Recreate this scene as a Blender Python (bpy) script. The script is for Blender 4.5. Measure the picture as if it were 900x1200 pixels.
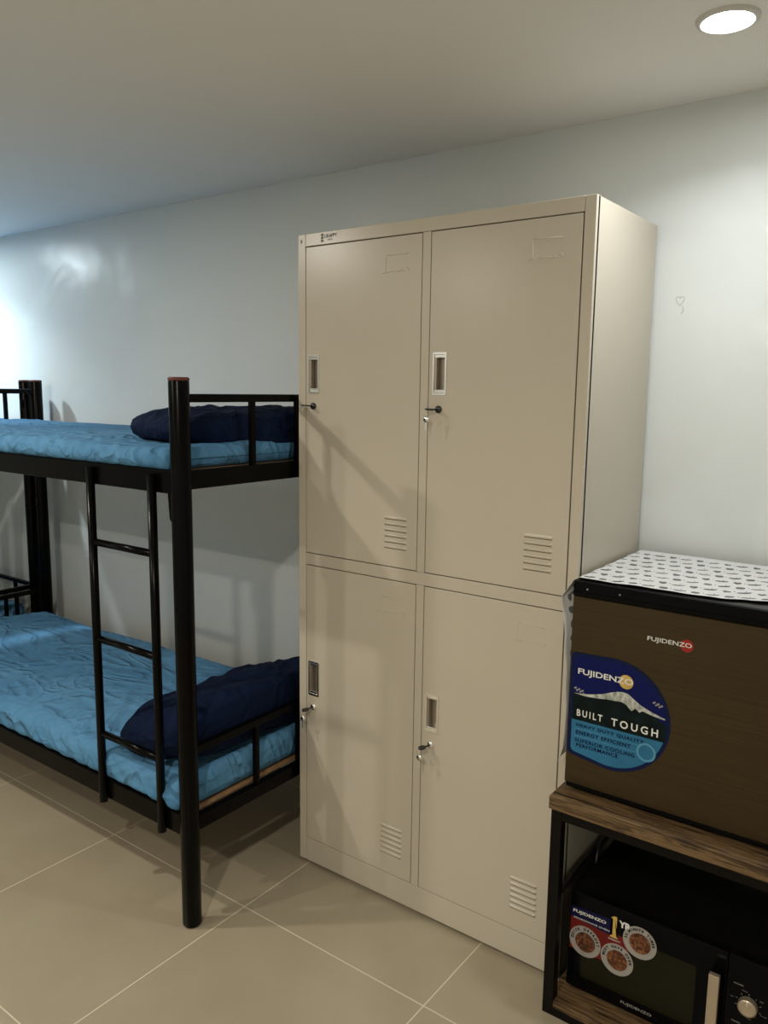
import bpy, bmesh, math, random
from mathutils import Vector, Matrix, noise

for o in list(bpy.data.objects):
    bpy.data.objects.remove(o)
S = bpy.context.scene
COL = S.collection
PI = math.pi

# ------------------------------------------------------------------ camera
cam_data = bpy.data.cameras.new('camera')
cam_data.sensor_fit = 'HORIZONTAL'
cam_data.sensor_width = 36.0
cam_data.lens = 937.43 / 900.0 * 36.0
cam_data.clip_start = 0.05
cam = bpy.data.objects.new('camera', cam_data)
COL.objects.link(cam)
cam.matrix_world = Matrix((
    (0.8038780410, -0.0997251942, 0.5863744374, 1.6331982),
    (0.5946564151, 0.1135340692, -0.7959232143, -2.2083317),
    (0.0128001211, 0.9885165152, 0.1505697716, 1.5130484),
    (0, 0, 0, 1)))
S.camera = cam

# ------------------------------------------------------------------ world, exposure
w = bpy.data.worlds.new('world')
S.world = w
w.use_nodes = True
w.node_tree.nodes['Background'].inputs[0].default_value = (0.6, 0.7, 0.8, 1)
w.node_tree.nodes['Background'].inputs[1].default_value = 0.0
S.view_settings.view_transform = 'Standard'
S.view_settings.look = 'None'
S.view_settings.gamma = 1.0
S.view_settings.use_curve_mapping = False
S.view_settings.exposure = 1.12

Z_CEIL = 2.248
# downlights of the room: x, y, watts, colour, label
LIGHTS = [
    (1.155, -0.434, 1.5, 142, 36.0, (0.98, 1.0, 1.0), 'round white recessed downlight glowing above the tall locker and fridge'),
    (-2.60, -0.52, 4.2, 126, 240.0, (0.80, 0.94, 1.0), 'recessed downlight over the far bunk beds, close to the back wall'),
    (-1.07, -1.79, 9.0, 180, 14.0, (1.0, 0.94, 0.84), 'recessed downlight over the open floor in front of the near bunk bed'),
    (1.10, -2.60, 13.5, 180, 14.0, (1.0, 0.91, 0.78), 'recessed downlight over the floor facing the locker doors'),
    (-0.95, -3.05, 9.6, 180, 14.0, (1.0, 0.93, 0.82), 'recessed downlight near the front wall, across from the bunk beds'),
]

# ------------------------------------------------------------------ materials
def principled(name, col, rough=0.5, metal=0.0, spec=0.5, **kw):
    m = bpy.data.materials.new(name)
    m.use_nodes = True
    b = m.node_tree.nodes['Principled BSDF']
    b.inputs['Base Color'].default_value = (*col, 1)
    b.inputs['Roughness'].default_value = rough
    b.inputs['Metallic'].default_value = metal
    b.inputs['Specular IOR Level'].default_value = spec
    for k, v in kw.items():
        b.inputs[k.replace('_', ' ')].default_value = v
    return m

def N(m, t, **kw):
    n = m.node_tree.nodes.new(t)
    for k, v in kw.items():
        setattr(n, k, v)
    return n

def L(m, a, b):
    m.node_tree.links.new(a, b)

def ramp(m, fac, stops):
    r = N(m, 'ShaderNodeValToRGB')
    e = r.color_ramp.elements
    e[0].position, e[0].color = stops[0][0], (*stops[0][1], 1)
    e[1].position, e[1].color = stops[-1][0], (*stops[-1][1], 1)
    for p, c in stops[1:-1]:
        x = e.new(p)
        x.color = (*c, 1)
    L(m, fac, r.inputs[0])
    return r.outputs[0]

def coords(m, scale=(1, 1, 1), rot=(0, 0, 0), loc=(0, 0, 0)):
    tc = N(m, 'ShaderNodeTexCoord')
    mp = N(m, 'ShaderNodeMapping')
    mp.inputs['Scale'].default_value = scale
    mp.inputs['Rotation'].default_value = rot
    mp.inputs['Location'].default_value = loc
    L(m, tc.outputs['Object'], mp.inputs['Vector'])
    return mp.outputs[0]

def noise_tex(m, vec, scale, detail=3, rough=0.5, dist=0.0):
    n = N(m, 'ShaderNodeTexNoise')
    n.inputs['Scale'].default_value = scale
    n.inputs['Detail'].default_value = detail
    n.inputs['Roughness'].default_value = rough
    n.inputs['Distortion'].default_value = dist
    L(m, vec, n.inputs['Vector'])
    return n.outputs['Fac']

def bump(m, fac, strength, dist, prev=None):
    b = N(m, 'ShaderNodeBump')
    b.inputs['Strength'].default_value = strength
    b.inputs['Distance'].default_value = dist
    L(m, fac, b.inputs['Height'])
    if prev is not None:
        L(m, prev, b.inputs['Normal'])
    L(m, b.outputs[0], m.node_tree.nodes['Principled BSDF'].inputs['Normal'])
    return b.outputs[0]

def setcol(m, out, sock='Base Color'):
    L(m, out, m.node_tree.nodes['Principled BSDF'].inputs[sock])

def noisy(name, col, rough, metal=0.0, var=0.06, scale=8, bs=0.1, bd=0.002, bscale=60, spec=0.5, **kw):
    m = principled(name, col, rough, metal, spec, **kw)
    v = coords(m)
    lo = tuple(c * (1 - var) for c in col)
    hi = tuple(min(1, c * (1 + var)) for c in col)
    setcol(m, ramp(m, noise_tex(m, v, scale), [(0.3, lo), (0.7, hi)]))
    if bs:
        bump(m, noise_tex(m, v, bscale, 4), bs, bd)
    return m

M = {}
# painted plaster wall: satin, trowel unevenness
m = principled('wall_paint', (0.74, 0.745, 0.72), 0.42, spec=0.5)
v = coords(m)
setcol(m, ramp(m, noise_tex(m, v, 1.7, 4), [(0.3, (0.70, 0.735, 0.725)), (0.7, (0.735, 0.77, 0.76))]))
b1 = bump(m, noise_tex(m, v, 2.6, 2, 0.45, 0.6), 0.5, 0.03)
bump(m, noise_tex(m, v, 30, 4, 0.55), 0.10, 0.004, b1)
setcol(m, ramp(m, noise_tex(m, coords(m), 2.0, 2), [(0.3, (0.31,) * 3), (0.7, (0.36,) * 3)]), 'Roughness')
M['wall'] = m
m = principled('ceiling_paint', (0.89, 0.885, 0.86), 0.7, spec=0.35)
v = coords(m)
b1 = bump(m, noise_tex(m, v, 2.2, 2), 0.3, 0.02)
bump(m, noise_tex(m, v, 160, 3), 0.08, 0.001, b1)
M['ceiling'] = m

# floor tiles, 63 cm grid with pale thin joints
S_T, TX, TY = 0.63461, -1.23608, -0.70559
m = principled('floor_tile', (0.36, 0.31, 0.22), 0.28, spec=0.5)
tc = N(m, 'ShaderNodeTexCoord')
sep = N(m, 'ShaderNodeSeparateXYZ')
L(m, tc.outputs['Object'], sep.inputs[0])
def mth(op, a, b=None, m=m):
    n = N(m, 'ShaderNodeMath', operation=op)
    for i, q in enumerate((a, b)):
        if q is None:
            continue
        if isinstance(q, (int, float)):
            n.inputs[i].default_value = q
        else:
            L(m, q, n.inputs[i])
    return n.outputs[0]
ds = []
for ax, off in ((0, TX), (1, TY)):
    t = mth('DIVIDE', mth('SUBTRACT', sep.outputs[ax], off), S_T)
    fr = mth('SUBTRACT', t, mth('ROUND', t))
    ds.append(mth('MULTIPLY', mth('ABSOLUTE', fr), S_T))
dm = mth('MINIMUM', ds[0], ds[1])
g = mth('LESS_THAN', dm, 0.0018)
v = coords(m)
tile = ramp(m, noise_tex(m, v, 3.0, 5, 0.55, 0.4), [(0.3, (0.345, 0.295, 0.205)), (0.7, (0.385, 0.335, 0.240))])
mix = N(m, 'ShaderNodeMix', data_type='RGBA')
L(m, g, mix.inputs[0]); L(m, tile, mix.inputs[6]); mix.inputs[7].default_value = (0.62, 0.57, 0.42, 1)
setcol(m, mix.outputs[2])
rr = N(m, 'ShaderNodeMix', data_type='FLOAT')
L(m, g, rr.inputs[0]); rr.inputs[2].default_value = 0.30; rr.inputs[3].default_value = 0.75
setcol(m, rr.outputs[0], 'Roughness')
b1 = bump(m, noise_tex(m, v, 4, 2), 0.12, 0.006)
bump(m, noise_tex(m, v, 120, 2), 0.04, 0.0008, b1)
M['floor'] = m

M['locker'] = noisy('locker_enamel', (0.55, 0.495, 0.40), 0.27, var=0.02, scale=2, bs=0.05, bd=0.001, bscale=260, spec=0.45)
M['slot_shade'] = principled('louver_slot_shade', (0.10, 0.075, 0.05), 0.7)  # painted shade for the slots below the louver slats
M['grey_print'] = principled('grey_print', (0.16, 0.16, 0.15), 0.6)
M['chrome'] = noisy('chrome', (0.90, 0.88, 0.84), 0.24, 1.0, var=0.03, bs=0.03, bscale=40)
M['brushed'] = noisy('brushed_cup', (0.36, 0.31, 0.25), 0.42, 0.7, var=0.08, bs=0.05, bscale=90)
M['key_black'] = principled('key_plastic', (0.012, 0.011, 0.010), 0.35)
M['bed_black'] = noisy('black_powder_coat', (0.0022, 0.002, 0.0018), 0.22, var=0.2, scale=20, bs=0.12, bd=0.001, bscale=90, spec=0.09)
M['cap_rust'] = noisy('cap_primer', (0.12, 0.028, 0.020), 0.6, var=0.3, scale=60)
m = noisy('plywood', (0.30, 0.17, 0.08), 0.65, var=0.25, scale=30, bs=0.15, bscale=80)
M['plywood'] = m

def fabric(name, c0, c1, rough=0.85, fold=0.5, sheen=0.2):
    m = principled(name, c0, rough, spec=0.25)
    m.node_tree.nodes['Principled BSDF'].inputs['Sheen Weight'].default_value = sheen
    v = coords(m)
    setcol(m, ramp(m, noise_tex(m, v, 3.5, 4), [(0.3, c0), (0.72, c1)]))
    def creases(vec, sc, det, dist, k):
        n = noise_tex(m, vec, sc, det, 0.5, dist)
        q = N(m, 'ShaderNodeMath', operation='SUBTRACT'); L(m, n, q.inputs[0]); q.inputs[1].default_value = 0.5
        ab = N(m, 'ShaderNodeMath', operation='ABSOLUTE'); L(m, q.outputs[0], ab.inputs[0])
        mu = N(m, 'ShaderNodeMath', operation='MULTIPLY_ADD'); L(m, ab.outputs[0], mu.inputs[0])
        mu.inputs[1].default_value = -k; mu.inputs[2].default_value = 1.0; mu.use_clamp = True
        pw = N(m, 'ShaderNodeMath', operation='POWER'); L(m, mu.outputs[0], pw.inputs[0]); pw.inputs[1].default_value = 1.6
        return pw.outputs[0]
    b1 = bump(m, creases(coords(m, (0.8, 1.3, 1), (0, 0, 0.5)), 3.6, 2, 1.4, 9), fold, 0.010)
    b2 = bump(m, creases(coords(m, (1.5, 0.8, 1.0), (0, 0, -0.5)), 6.5, 2, 1.2, 8), fold * 0.8, 0.005, b1)
    b3 = bump(m, noise_tex(m, coords(m, (1, 2, 1)), 6, 3, 0.5, 0.8), fold * 0.6, 0.02, b2)
    bump(m, noise_tex(m, v, 700, 2), 0.12, 0.0004, b3)
    return m
M['sheet'] = fabric('blue_sheet', (0.066, 0.195, 0.355), (0.100, 0.26, 0.44), fold=0.75, sheen=0.0)
M['sheet'].node_tree.nodes['Principled BSDF'].inputs['Specular IOR Level'].default_value = 0.18
M['navy'] = fabric('navy_pillowcase', (0.002, 0.007, 0.026), (0.0035, 0.010, 0.035), fold=0.5, sheen=0.0)
M['navy'].node_tree.nodes['Principled BSDF'].inputs['Specular IOR Level'].default_value = 0.12

m = principled('rustic_wood', (0.2, 0.11, 0.05), 0.55, spec=0.35)
v = coords(m, (2.6, 42, 42))
f1 = noise_tex(m, v, 2.4, 6, 0.65, 0.8)
setcol(m, ramp(m, f1, [(0.34, (0.018, 0.009, 0.004)), (0.46, (0.080, 0.046, 0.020)), (0.56, (0.20, 0.125, 0.058)), (0.68, (0.040, 0.022, 0.010))]))
bump(m, f1, 0.25, 0.001)
M['wood'] = m
M['rack'] = noisy('rack_steel', (0.005, 0.004, 0.0035), 0.42, spec=0.12, var=0.2, scale=20, bs=0.1, bd=0.0005, bscale=200)

m = principled('dark_inox', (0.10, 0.075, 0.045), 0.36, 0.85)
v = coords(m, (1, 1, 90))
setcol(m, ramp(m, noise_tex(m, v, 6, 3), [(0.3, (0.064, 0.045, 0.023)), (0.7, (0.080, 0.057, 0.030))]))
bump(m, noise_tex(m, coords(m), 1.6, 2), 0.25, 0.02)
M['inox'] = m
M['gloss_black'] = noisy('gloss_black_plastic', (0.003, 0.003, 0.0035), 0.14, spec=0.08, var=0.1, bs=0.03, bscale=12, bd=0.003)
M['matte_black'] = noisy('matte_black_plastic', (0.003, 0.003, 0.003), 0.55, spec=0.08, var=0.1, bs=0.1, bscale=200, bd=0.0005)
M['fridge_side'] = noisy('fridge_side_enamel', (0.020, 0.019, 0.018), 0.4, var=0.1, bs=0.1, bscale=200, bd=0.0005)
M['cavity'] = principled('oven_window', (0.010, 0.009, 0.003), 0.22, spec=0.2)
M['silver'] = noisy('silver_plastic', (0.60, 0.50, 0.38), 0.34, 0.75, var=0.02, bs=0.02)
M['white_ink'] = principled('white_ink', (0.78, 0.78, 0.74), 0.5)
M['grey_ink'] = principled('grey_ink', (0.32, 0.31, 0.29), 0.5)
M['red_ink'] = principled('red_ink', (0.34, 0.030, 0.022), 0.4, spec=0.2)
M['dark_red_ink'] = principled('dark_red_ink', (0.15, 0.012, 0.010), 0.4, spec=0.2)
M['dark_navy_ink'] = principled('dark_navy_ink', (0.004, 0.005, 0.045), 0.4, spec=0.2)
M['badge_ink'] = principled('badge_ink', (0.36, 0.33, 0.30), 0.5)
M['navy_ink'] = principled('navy_ink', (0.003, 0.007, 0.085), 0.4, spec=0.15)
M['deep_ink'] = principled('deep_ink', (0.003, 0.010, 0.055), 0.4, spec=0.15)
M['cyan_ink'] = noisy('cyan_ink', (0.028, 0.16, 0.30), 0.35, spec=0.2, var=0.12, scale=14, bs=0)
M['gold_ink'] = noisy('gold_ink', (0.60, 0.40, 0.10), 0.4, var=0.15, scale=60, bs=0)
M['forest_ink'] = noisy('forest_ink', (0.003, 0.009, 0.010), 0.4, spec=0.12, var=0.5, scale=40, bs=0)
m = principled('snow_ink', (0.5, 0.5, 0.48), 0.45)
setcol(m, ramp(m, noise_tex(m, coords(m, (1, 1, 0.6)), 90, 4, 0.7), [(0.35, (0.16, 0.20, 0.19)), (0.6, (0.62, 0.62, 0.56))]))
M['snow_ink'] = m
m = principled('food_print', (0.3, 0.12, 0.05), 0.45)
setcol(m, ramp(m, noise_tex(m, coords(m), 75, 4, 0.65, 1.5), [(0.36, (0.02, 0.006, 0.003)), (0.5, (0.12, 0.030, 0.010)), (0.68, (0.34, 0.15, 0.05))]))
M['food'] = m
M['cloth'] = noisy('cover_vinyl', (0.66, 0.67, 0.67), 0.5, var=0.03, scale=10, bs=0.25, bd=0.01, bscale=14)
M['motif'] = principled('cover_motif', (0.13, 0.14, 0.15), 0.55)
M['lamp_rim'] = noisy('lamp_rim', (0.72, 0.70, 0.66), 0.35, var=0.02, bs=0)
M['cable'] = principled('cable_rubber', (0.02, 0.02, 0.02), 0.45)
M['pencil'] = principled('pencil_grey', (0.40, 0.38, 0.35), 0.7)
M['caulk'] = principled('caulk', (0.72, 0.71, 0.68), 0.7)

# ------------------------------------------------------------------ mesh helpers
class MB:
    def __init__(s):
        s.v, s.f, s.mi, s.sm = [], [], [], []
    def add(s, verts, faces, mi=0, smooth=False):
        k = len(s.v)
        s.v += [tuple(p) for p in verts]
        for f in faces:
            s.f.append([i + k for i in f]); s.mi.append(mi); s.sm.append(smooth)
        return s
    def box(s, x0, x1, y0, y1, z0, z1, bev=0.0, mi=0, seg=2):
        bm = bmesh.new()
        bmesh.ops.create_cube(bm, size=1.0)
        for p in bm.verts:
            p.co = ((x0 + x1) / 2 + p.co.x * (x1 - x0), (y0 + y1) / 2 + p.co.y * (y1 - y0), (z0 + z1) / 2 + p.co.z * (z1 - z0))
        if bev > 0:
            bmesh.ops.bevel(bm, geom=bm.edges[:], offset=bev, segments=seg, profile=0.5, affect='EDGES')
        s.bm(bm, mi)
        bm.free()
        return s
    def bm(s, bm, mi=0, smooth=False):
        bm.verts.index_update()
        s.add([p.co[:] for p in bm.verts], [[q.index for q in f.verts] for f in bm.faces], mi, smooth)
    def rings(s, rs, mi=0, closed=True, caps=True, smooth=True):
        n = len(rs[0])
        vs = [p for r in rs for p in r]
        fs = []
        for i in range(len(rs) - 1):
            for j in range(n if closed else n - 1):
                a, b = i * n + j, i * n + (j + 1) % n
                fs.append([a, b, b + n, a + n])
        s.add(vs, fs, mi, smooth)
        if caps:
            s.add(rs[0], [list(range(n))[::-1]], mi)
            s.add(rs[-1], [list(range(n))], mi)
        return s
    def tube(s, pts, r, n=12, mi=0, caps=True):
        pts = [Vector(p) for p in pts]
        rs = []
        up = None
        for i, p in enumerate(pts):
            d = (pts[min(i + 1, len(pts) - 1)] - pts[max(i - 1, 0)]).normalized()
            if up is None:
                up = d.orthogonal().normalized()
            else:
                up = (up - d * up.dot(d)).normalized()
            sd = d.cross(up)
            rad = r[i] if isinstance(r, (list, tuple)) else r
            rs.append([p + (up * math.cos(a) + sd * math.sin(a)) * rad for a in [2 * PI * k / n for k in range(n)]])
        return s.rings(rs, mi, caps=caps)
    def lathe(s, prof, c=(0, 0, 0), n=32, axis='z', mi=0, caps=False, smooth=True):
        rs = []
        for r, h in prof:
            ring = []
            for k in range(n):
                a = 2 * PI * k / n
                if axis == 'z':
                    ring.append((c[0] + r * math.cos(a), c[1] + r * math.sin(a), c[2] + h))
                else:  # -y: h grows towards the viewer side (-y)
                    ring.append((c[0] + r * math.cos(a), c[1] - h, c[2] + r * math.sin(a)))
            rs.append(ring)
        return s.rings(rs, mi, caps=caps, smooth=smooth)
    def prism(s, poly, y0, y1, mi=0):
        """polygon in (x, z), extruded from y0 (front, smaller) to y1"""
        n = len(poly)
        a = [(x, y0, z) for x, z in poly]
        b = [(x, y1, z) for x, z in poly]
        s.add(a + b, [list(range(n)), list(range(n, 2 * n))[::-1]] + [[i, i + n, (i + 1) % n + n, (i + 1) % n] for i in range(n)], mi)
        return s
    def mesh(s, name, mats, off=(0, 0, 0)):
        me = bpy.data.meshes.new(name)
        me.from_pydata([(p[0] - off[0], p[1] - off[1], p[2] - off[2]) for p in s.v], [], s.f)
        for mt in (mats if isinstance(mats, (list, tuple)) else [mats]):
            me.materials.append(mt)
        me.polygons.foreach_set('material_index', s.mi)
        me.polygons.foreach_set('use_smooth', s.sm)
        bm = bmesh.new()
        bm.from_mesh(me)
        bmesh.ops.remove_doubles(bm, verts=bm.verts, dist=1e-6)
        bmesh.ops.recalc_face_normals(bm, faces=bm.faces)
        bm.to_mesh(me)
        bm.free()
        me.update()
        return me

def base_of(o):
    while o.parent:
        o = o.parent
    return o.location

def obj(name, mb, mats, parent=None, label=None, bevel=0.0):
    off = base_of(parent) if parent else (0, 0, 0)
    if isinstance(mats, str):
        mats = M[mats]
    elif isinstance(mats, (list, tuple)):
        mats = [M[q] for q in mats]
    o = bpy.data.objects.new(name, mb.mesh(name, mats, off))
    COL.objects.link(o)
    if parent:
        o.parent = parent
    if label:
        o['label'] = label
    if bevel:
        md = o.modifiers.new('bevel', 'BEVEL')
        md.width = bevel; md.segments = 2; md.limit_method = 'ANGLE'; md.angle_limit = math.radians(40)
    return o

def thing(name, label, cat, loc, group=None):
    o = bpy.data.objects.new(name, None)
    o.empty_display_size = 0.1
    o.location = loc
    COL.objects.link(o)
    o['label'] = label; o['category'] = cat
    if group:
        o['group'] = group
    return o

def tag(o, label, cat, group=None):
    o['label'] = label; o['category'] = cat
    if group:
        o['group'] = group
    return o

def solo(name, mb, mats, label, cat, base, group=None):
    """a thing that is one mesh, its origin at its base"""
    if isinstance(mats, str):
        mats = M[mats]
    else:
        mats = [M[q] for q in mats]
    o = bpy.data.objects.new(name, mb.mesh(name, mats, base))
    o.location = base
    COL.objects.link(o)
    return tag(o, label, cat, group)

def struct(name, mb, mats, parent=None):
    o = obj(name, mb, mats, parent)
    o['kind'] = 'structure'
    return o

def copy_tree(o, parent=None):
    c = o.copy()
    COL.objects.link(c)
    c.parent = parent
    for ch in list(o.children):
        copy_tree(ch, c)
    return c

# lettering: text turned into mesh, fitted to a box on a plane facing -y
def glyph_mesh(body, bold=0.0, gap=1.0):
    cu = bpy.data.curves.new('lettering', 'FONT')
    cu.body = body
    cu.size = 1.0
    cu.offset = bold
    cu.space_character = gap
    cu.resolution_u = 3
    o = bpy.data.objects.new('lettering', cu)
    me = bpy.data.meshes.new_from_object(o)
    vs = [p.co.copy() for p in me.vertices]
    fs = [list(p.vertices) for p in me.polygons]
    bpy.data.objects.remove(o)
    bpy.data.curves.remove(cu)
    bpy.data.meshes.remove(me)
    return vs, fs

def lettering(mb, body, x0, x1, z0, z1, y, bold=0.0, mi=0, slant=0.0, gap=1.0):
    """all of body fitted into the box"""
    vs, fs = glyph_mesh(body, bold, gap)
    if not vs:
        return
    a0 = min(p.x for p in vs); a1 = max(p.x for p in vs)
    b0 = min(p.y for p in vs); b1 = max(p.y for p in vs)
    pts = []
    for p in vs:
        u = (p.x - a0) / (a1 - a0); t = (p.y - b0) / (b1 - b0)
        pts.append((x0 + u * (x1 - x0) + slant * t * (z1 - z0), y, z0 + t * (z1 - z0)))
    mb.add(pts, fs, mi)

def arc_lettering(mb, body, cx, cz, r, a0, a1, h, y, bold=0.02, mi=0):
    n = len(body)
    for i, ch in enumerate(body):
        if ch == ' ':
            continue
        a = a0 + (a1 - a0) * i / (n - 1)
        vs, fs = glyph_mesh(ch, bold)
        xm = (min(p.x for p in vs) + max(p.x for p in vs)) / 2
        k = h / 0.72
        ca, sa = math.cos(a), math.sin(a)
        pts = []
        for p in vs:
            t, rr2 = (p.x - xm) * k, r + p.y * k
            pts.append((cx + rr2 * ca + t * sa, y, cz + rr2 * sa - t * ca))
        mb.add(pts, fs, mi)

# ------------------------------------------------------------------ room
X0, X1, Y0 = -4.45, 2.9, -4.2
T = 0.1
struct('floor', MB().box(X0 - T, X1 + T, Y0 - T, T, -T, 0), 'floor')
struct('ceiling', MB().box(X0 - T, X1 + T, Y0 - T, T, Z_CEIL, Z_CEIL + T), 'ceiling')
wb = struct('wall_back', MB().box(X0 - T, X1 + T, 0, T, 0, Z_CEIL), 'wall')
struct('wall_left', MB().box(X0 - T, X0, Y0, 0, 0, Z_CEIL), 'wall')
struct('wall_right', MB().box(X1, X1 + T, Y0, 0, 0, Z_CEIL), 'wall')
struct('wall_front', MB().box(X0, X1, Y0 - T, Y0, 0, Z_CEIL), 'wall')
# uneven hand-filled joint between wall and ceiling
mb = MB()
rs = []
random.seed(3)
n = 240
for i in range(n + 1):
    x = X0 + (X1 - X0) * i / n
    a = 0.002 + 0.002 * noise.noise((x * 6, 0, 0)) + 0.002 * noise.noise((x * 25, 3, 0))
    rs.append([(x, 0.002, Z_CEIL - a * 1.5), (x, -a, Z_CEIL - a * 0.4), (x, -a * 1.6, Z_CEIL + 0.002), (x, 0.002, Z_CEIL + 0.002)])
mb.rings(rs)
struct('trim_1', mb, 'caulk')
# small pencilled heart on the wall
mb = MB()
pts = []
for k in range(26):
    t = 2 * PI * k / 25 * 0.9 + 0.3
    hx = 16 * math.sin(t) ** 3; hz = 13 * math.cos(t) - 5 * math.cos(2 * t) - 2 * math.cos(3 * t) - math.cos(4 * t)
    pts.append((0.968 + hx * 0.0007, -0.0006, 1.757 + hz * 0.00085))
mb.tube(pts, 0.0005, 5)
mb.tube([(0.975, -0.0006, 1.742), (0.978, -0.0006, 1.730), (0.972, -0.0006, 1.722)], 0.0006, 5)
obj('pencil_mark', mb, 'pencil', wb)

# ------------------------------------------------------------------ downlights
def emissive(name, col, strength):
    m = bpy.data.materials.new(name)
    m.use_nodes = True
    b = m.node_tree.nodes['Principled BSDF']
    b.inputs['Base Color'].default_value = (*col, 1)
    b.inputs['Emission Color'].default_value = (*col, 1)
    b.inputs['Emission Strength'].default_value = strength
    return m
for i, (lx, ly, watts, beam, glow, lc, lab) in enumerate(LIGHTS):
    M['lens%d' % i] = emissive('lamp_lens_glow', lc, glow)
    t = thing('ceiling_downlight', lab, 'ceiling light', (lx, ly, Z_CEIL))
    mb = MB().lathe([(0.0475, -0.001), (0.0485, -0.007), (0.053, -0.008), (0.059, -0.005), (0.061, 0.0)], (lx, ly, Z_CEIL), 48)
    obj('rim', mb, 'lamp_rim', t)
    mb = MB().lathe([(0.0001, -0.0065), (0.02, -0.0062), (0.040, -0.005), (0.0478, -0.0025)], (lx, ly, Z_CEIL), 40)
    obj('lens', mb, 'lens%d' % i, t)
    ld = bpy.data.lights.new('lamp', 'AREA')
    ld.shape = 'DISK'; ld.size = 0.088; ld.energy = watts; ld.color = lc
    ld.spread = math.radians(beam)
    lo = bpy.data.objects.new('lamp', ld)
    lo.location = (0, 0, -0.012)
    COL.objects.link(lo); lo.parent = t

# ------------------------------------------------------------------ locker
LY = -0.427; LB = -0.012; LH = 1.952; LW = 0.90
lk = thing('storage_locker', 'tall cream steel locker with four doors, standing between the bunk bed and the fridge', 'locker', (0.45, -0.22, 0))
mb = MB()
bv = 0.0012
t_ = 0.0012
# shell: sides, back, top, bottom, inner divider and shelf
mb.box(0, 0.0285, LY, LY + 0.02, 0.012, LH, bv)
mb.box(0.8725, LW, LY, LY + 0.02, 0.012, LH, bv)
mb.box(0, 0.004, LY + 0.01, LB, 0.012, LH - 0.001, bv * 0.5)
mb.box(LW - 0.004, LW, LY + 0.01, LB, 0.012, LH - 0.001, bv * 0.5)
mb.box(0.001, LW - 0.001, LB - 0.004, LB, 0.012, LH - 0.001)
mb.box(0.001, LW - 0.001, LY + 0.004, LB, LH - 0.004, LH, bv)
mb.box(0.0291, 0.8719, LY, LY + 0.02, 1.9175, LH, bv)
mb.box(0.0291, 0.8719, LY, LY + 0.02, 0.9865, 1.0215, bv)
mb.box(0.0291, 0.8719, LY, LY + 0.02, 0.012, 0.0895, bv)
mb.box(0.4345, 0.4595, LY, LY + 0.02, 1.0220, 1.9170, bv)
mb.box(0.4345, 0.4595, LY, LY + 0.02, 0.0900, 0.9860, bv)
mb.box(0.445, 0.449, LY + 0.02, LB - 0.004, 0.03, LH - 0.004)
mb.box(0.004, LW - 0.004, LY + 0.02, LB - 0.004, 0.995, 1.0)
mb.box(0.004, LW - 0.004, LY + 0.02, LB - 0.004, 0.03, 0.034)
obj('cabinet_body', mb, 'locker', lk)
for fx in (0.03, 0.87):
    for fy in (LY + 0.03, LB - 0.03):
        obj('foot', MB().lathe([(0.0001, 0.0), (0.018, 0.0), (0.018, 0.013), (0.0001, 0.013)], (fx, fy, 0), 16), 'key_black', lk, 'black levelling foot')
mb = MB()
for k, zz in enumerate((1.9245, 1.9325, 1.9405)):
    mb.box(0.0875, 0.0965, LY - 0.0006, LY + 0.001, zz, zz + 0.0062)
obj('maker_emblem', mb, 'grey_print', lk, 'small grey printed emblem at the top left')
mb = MB()
lettering(mb, 'LIKAPPY', 0.101, 0.146, 1.9345, 1.9445, LY - 0.0006, 0.015)
lettering(mb, 'OFFICE', 0.111, 0.131, 1.9265, 1.9310, LY - 0.0006, 0.0)
obj('maker_lettering', mb, 'grey_print', lk, 'small grey printed lettering at the top left')
obj('printed_mark', MB().add([(0.0105, LY - 0.0006, 1.928), (0.0155, LY - 0.0006, 1.928), (0.0155, LY - 0.0006, 1.937), (0.0105, LY - 0.0006, 1.937)], [[0, 1, 2, 3]]), 'grey_print', lk)

def ring_plate(mb, x0, x1, z0, z1, hx0, hx1, hz0, hz1, y0, y1):
    xs = (x0, hx0, hx1, x1); zs = (z0, hz0, hz1, z1)
    vs = []
    for y in (y0, y1):
        for z in zs:
            for x in xs:
                vs.append((x, y, z))
    fs = []
    for j in range(3):
        for i in range(3):
            if i == 1 and j == 1:
                continue
            a = j * 4 + i
            fs.append([a, a + 1, a + 5, a + 4])
            fs.append([16 + a, 16 + a + 4, 16 + a + 5, 16 + a + 1])
    bd = [0, 1, 2, 3, 7, 11, 15, 14, 13, 12, 8, 4]
    for i in range(12):
        a, b = bd[i], bd[(i + 1) % 12]
        fs.append([a, a + 16, b + 16, b])
    hd = [5, 6, 10, 9]
    for i in range(4):
        a, b = hd[i], hd[(i + 1) % 4]
        fs.append([a, b, b + 16, a + 16])
    mb.add(vs, fs)

def rrect(x0, x1, z0, z1, r, n=5):
    out = []
    for cx, cz, a0 in ((x1 - r, z0 + r, -PI / 2), (x1 - r, z1 - r, 0), (x0 + r, z1 - r, PI / 2), (x0 + r, z0 + r, PI)):
        for k in range(n + 1):
            a = a0 + PI / 2 * k / n
            out.append((cx + r * math.cos(a), cz + r * math.sin(a)))
    return out

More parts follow.
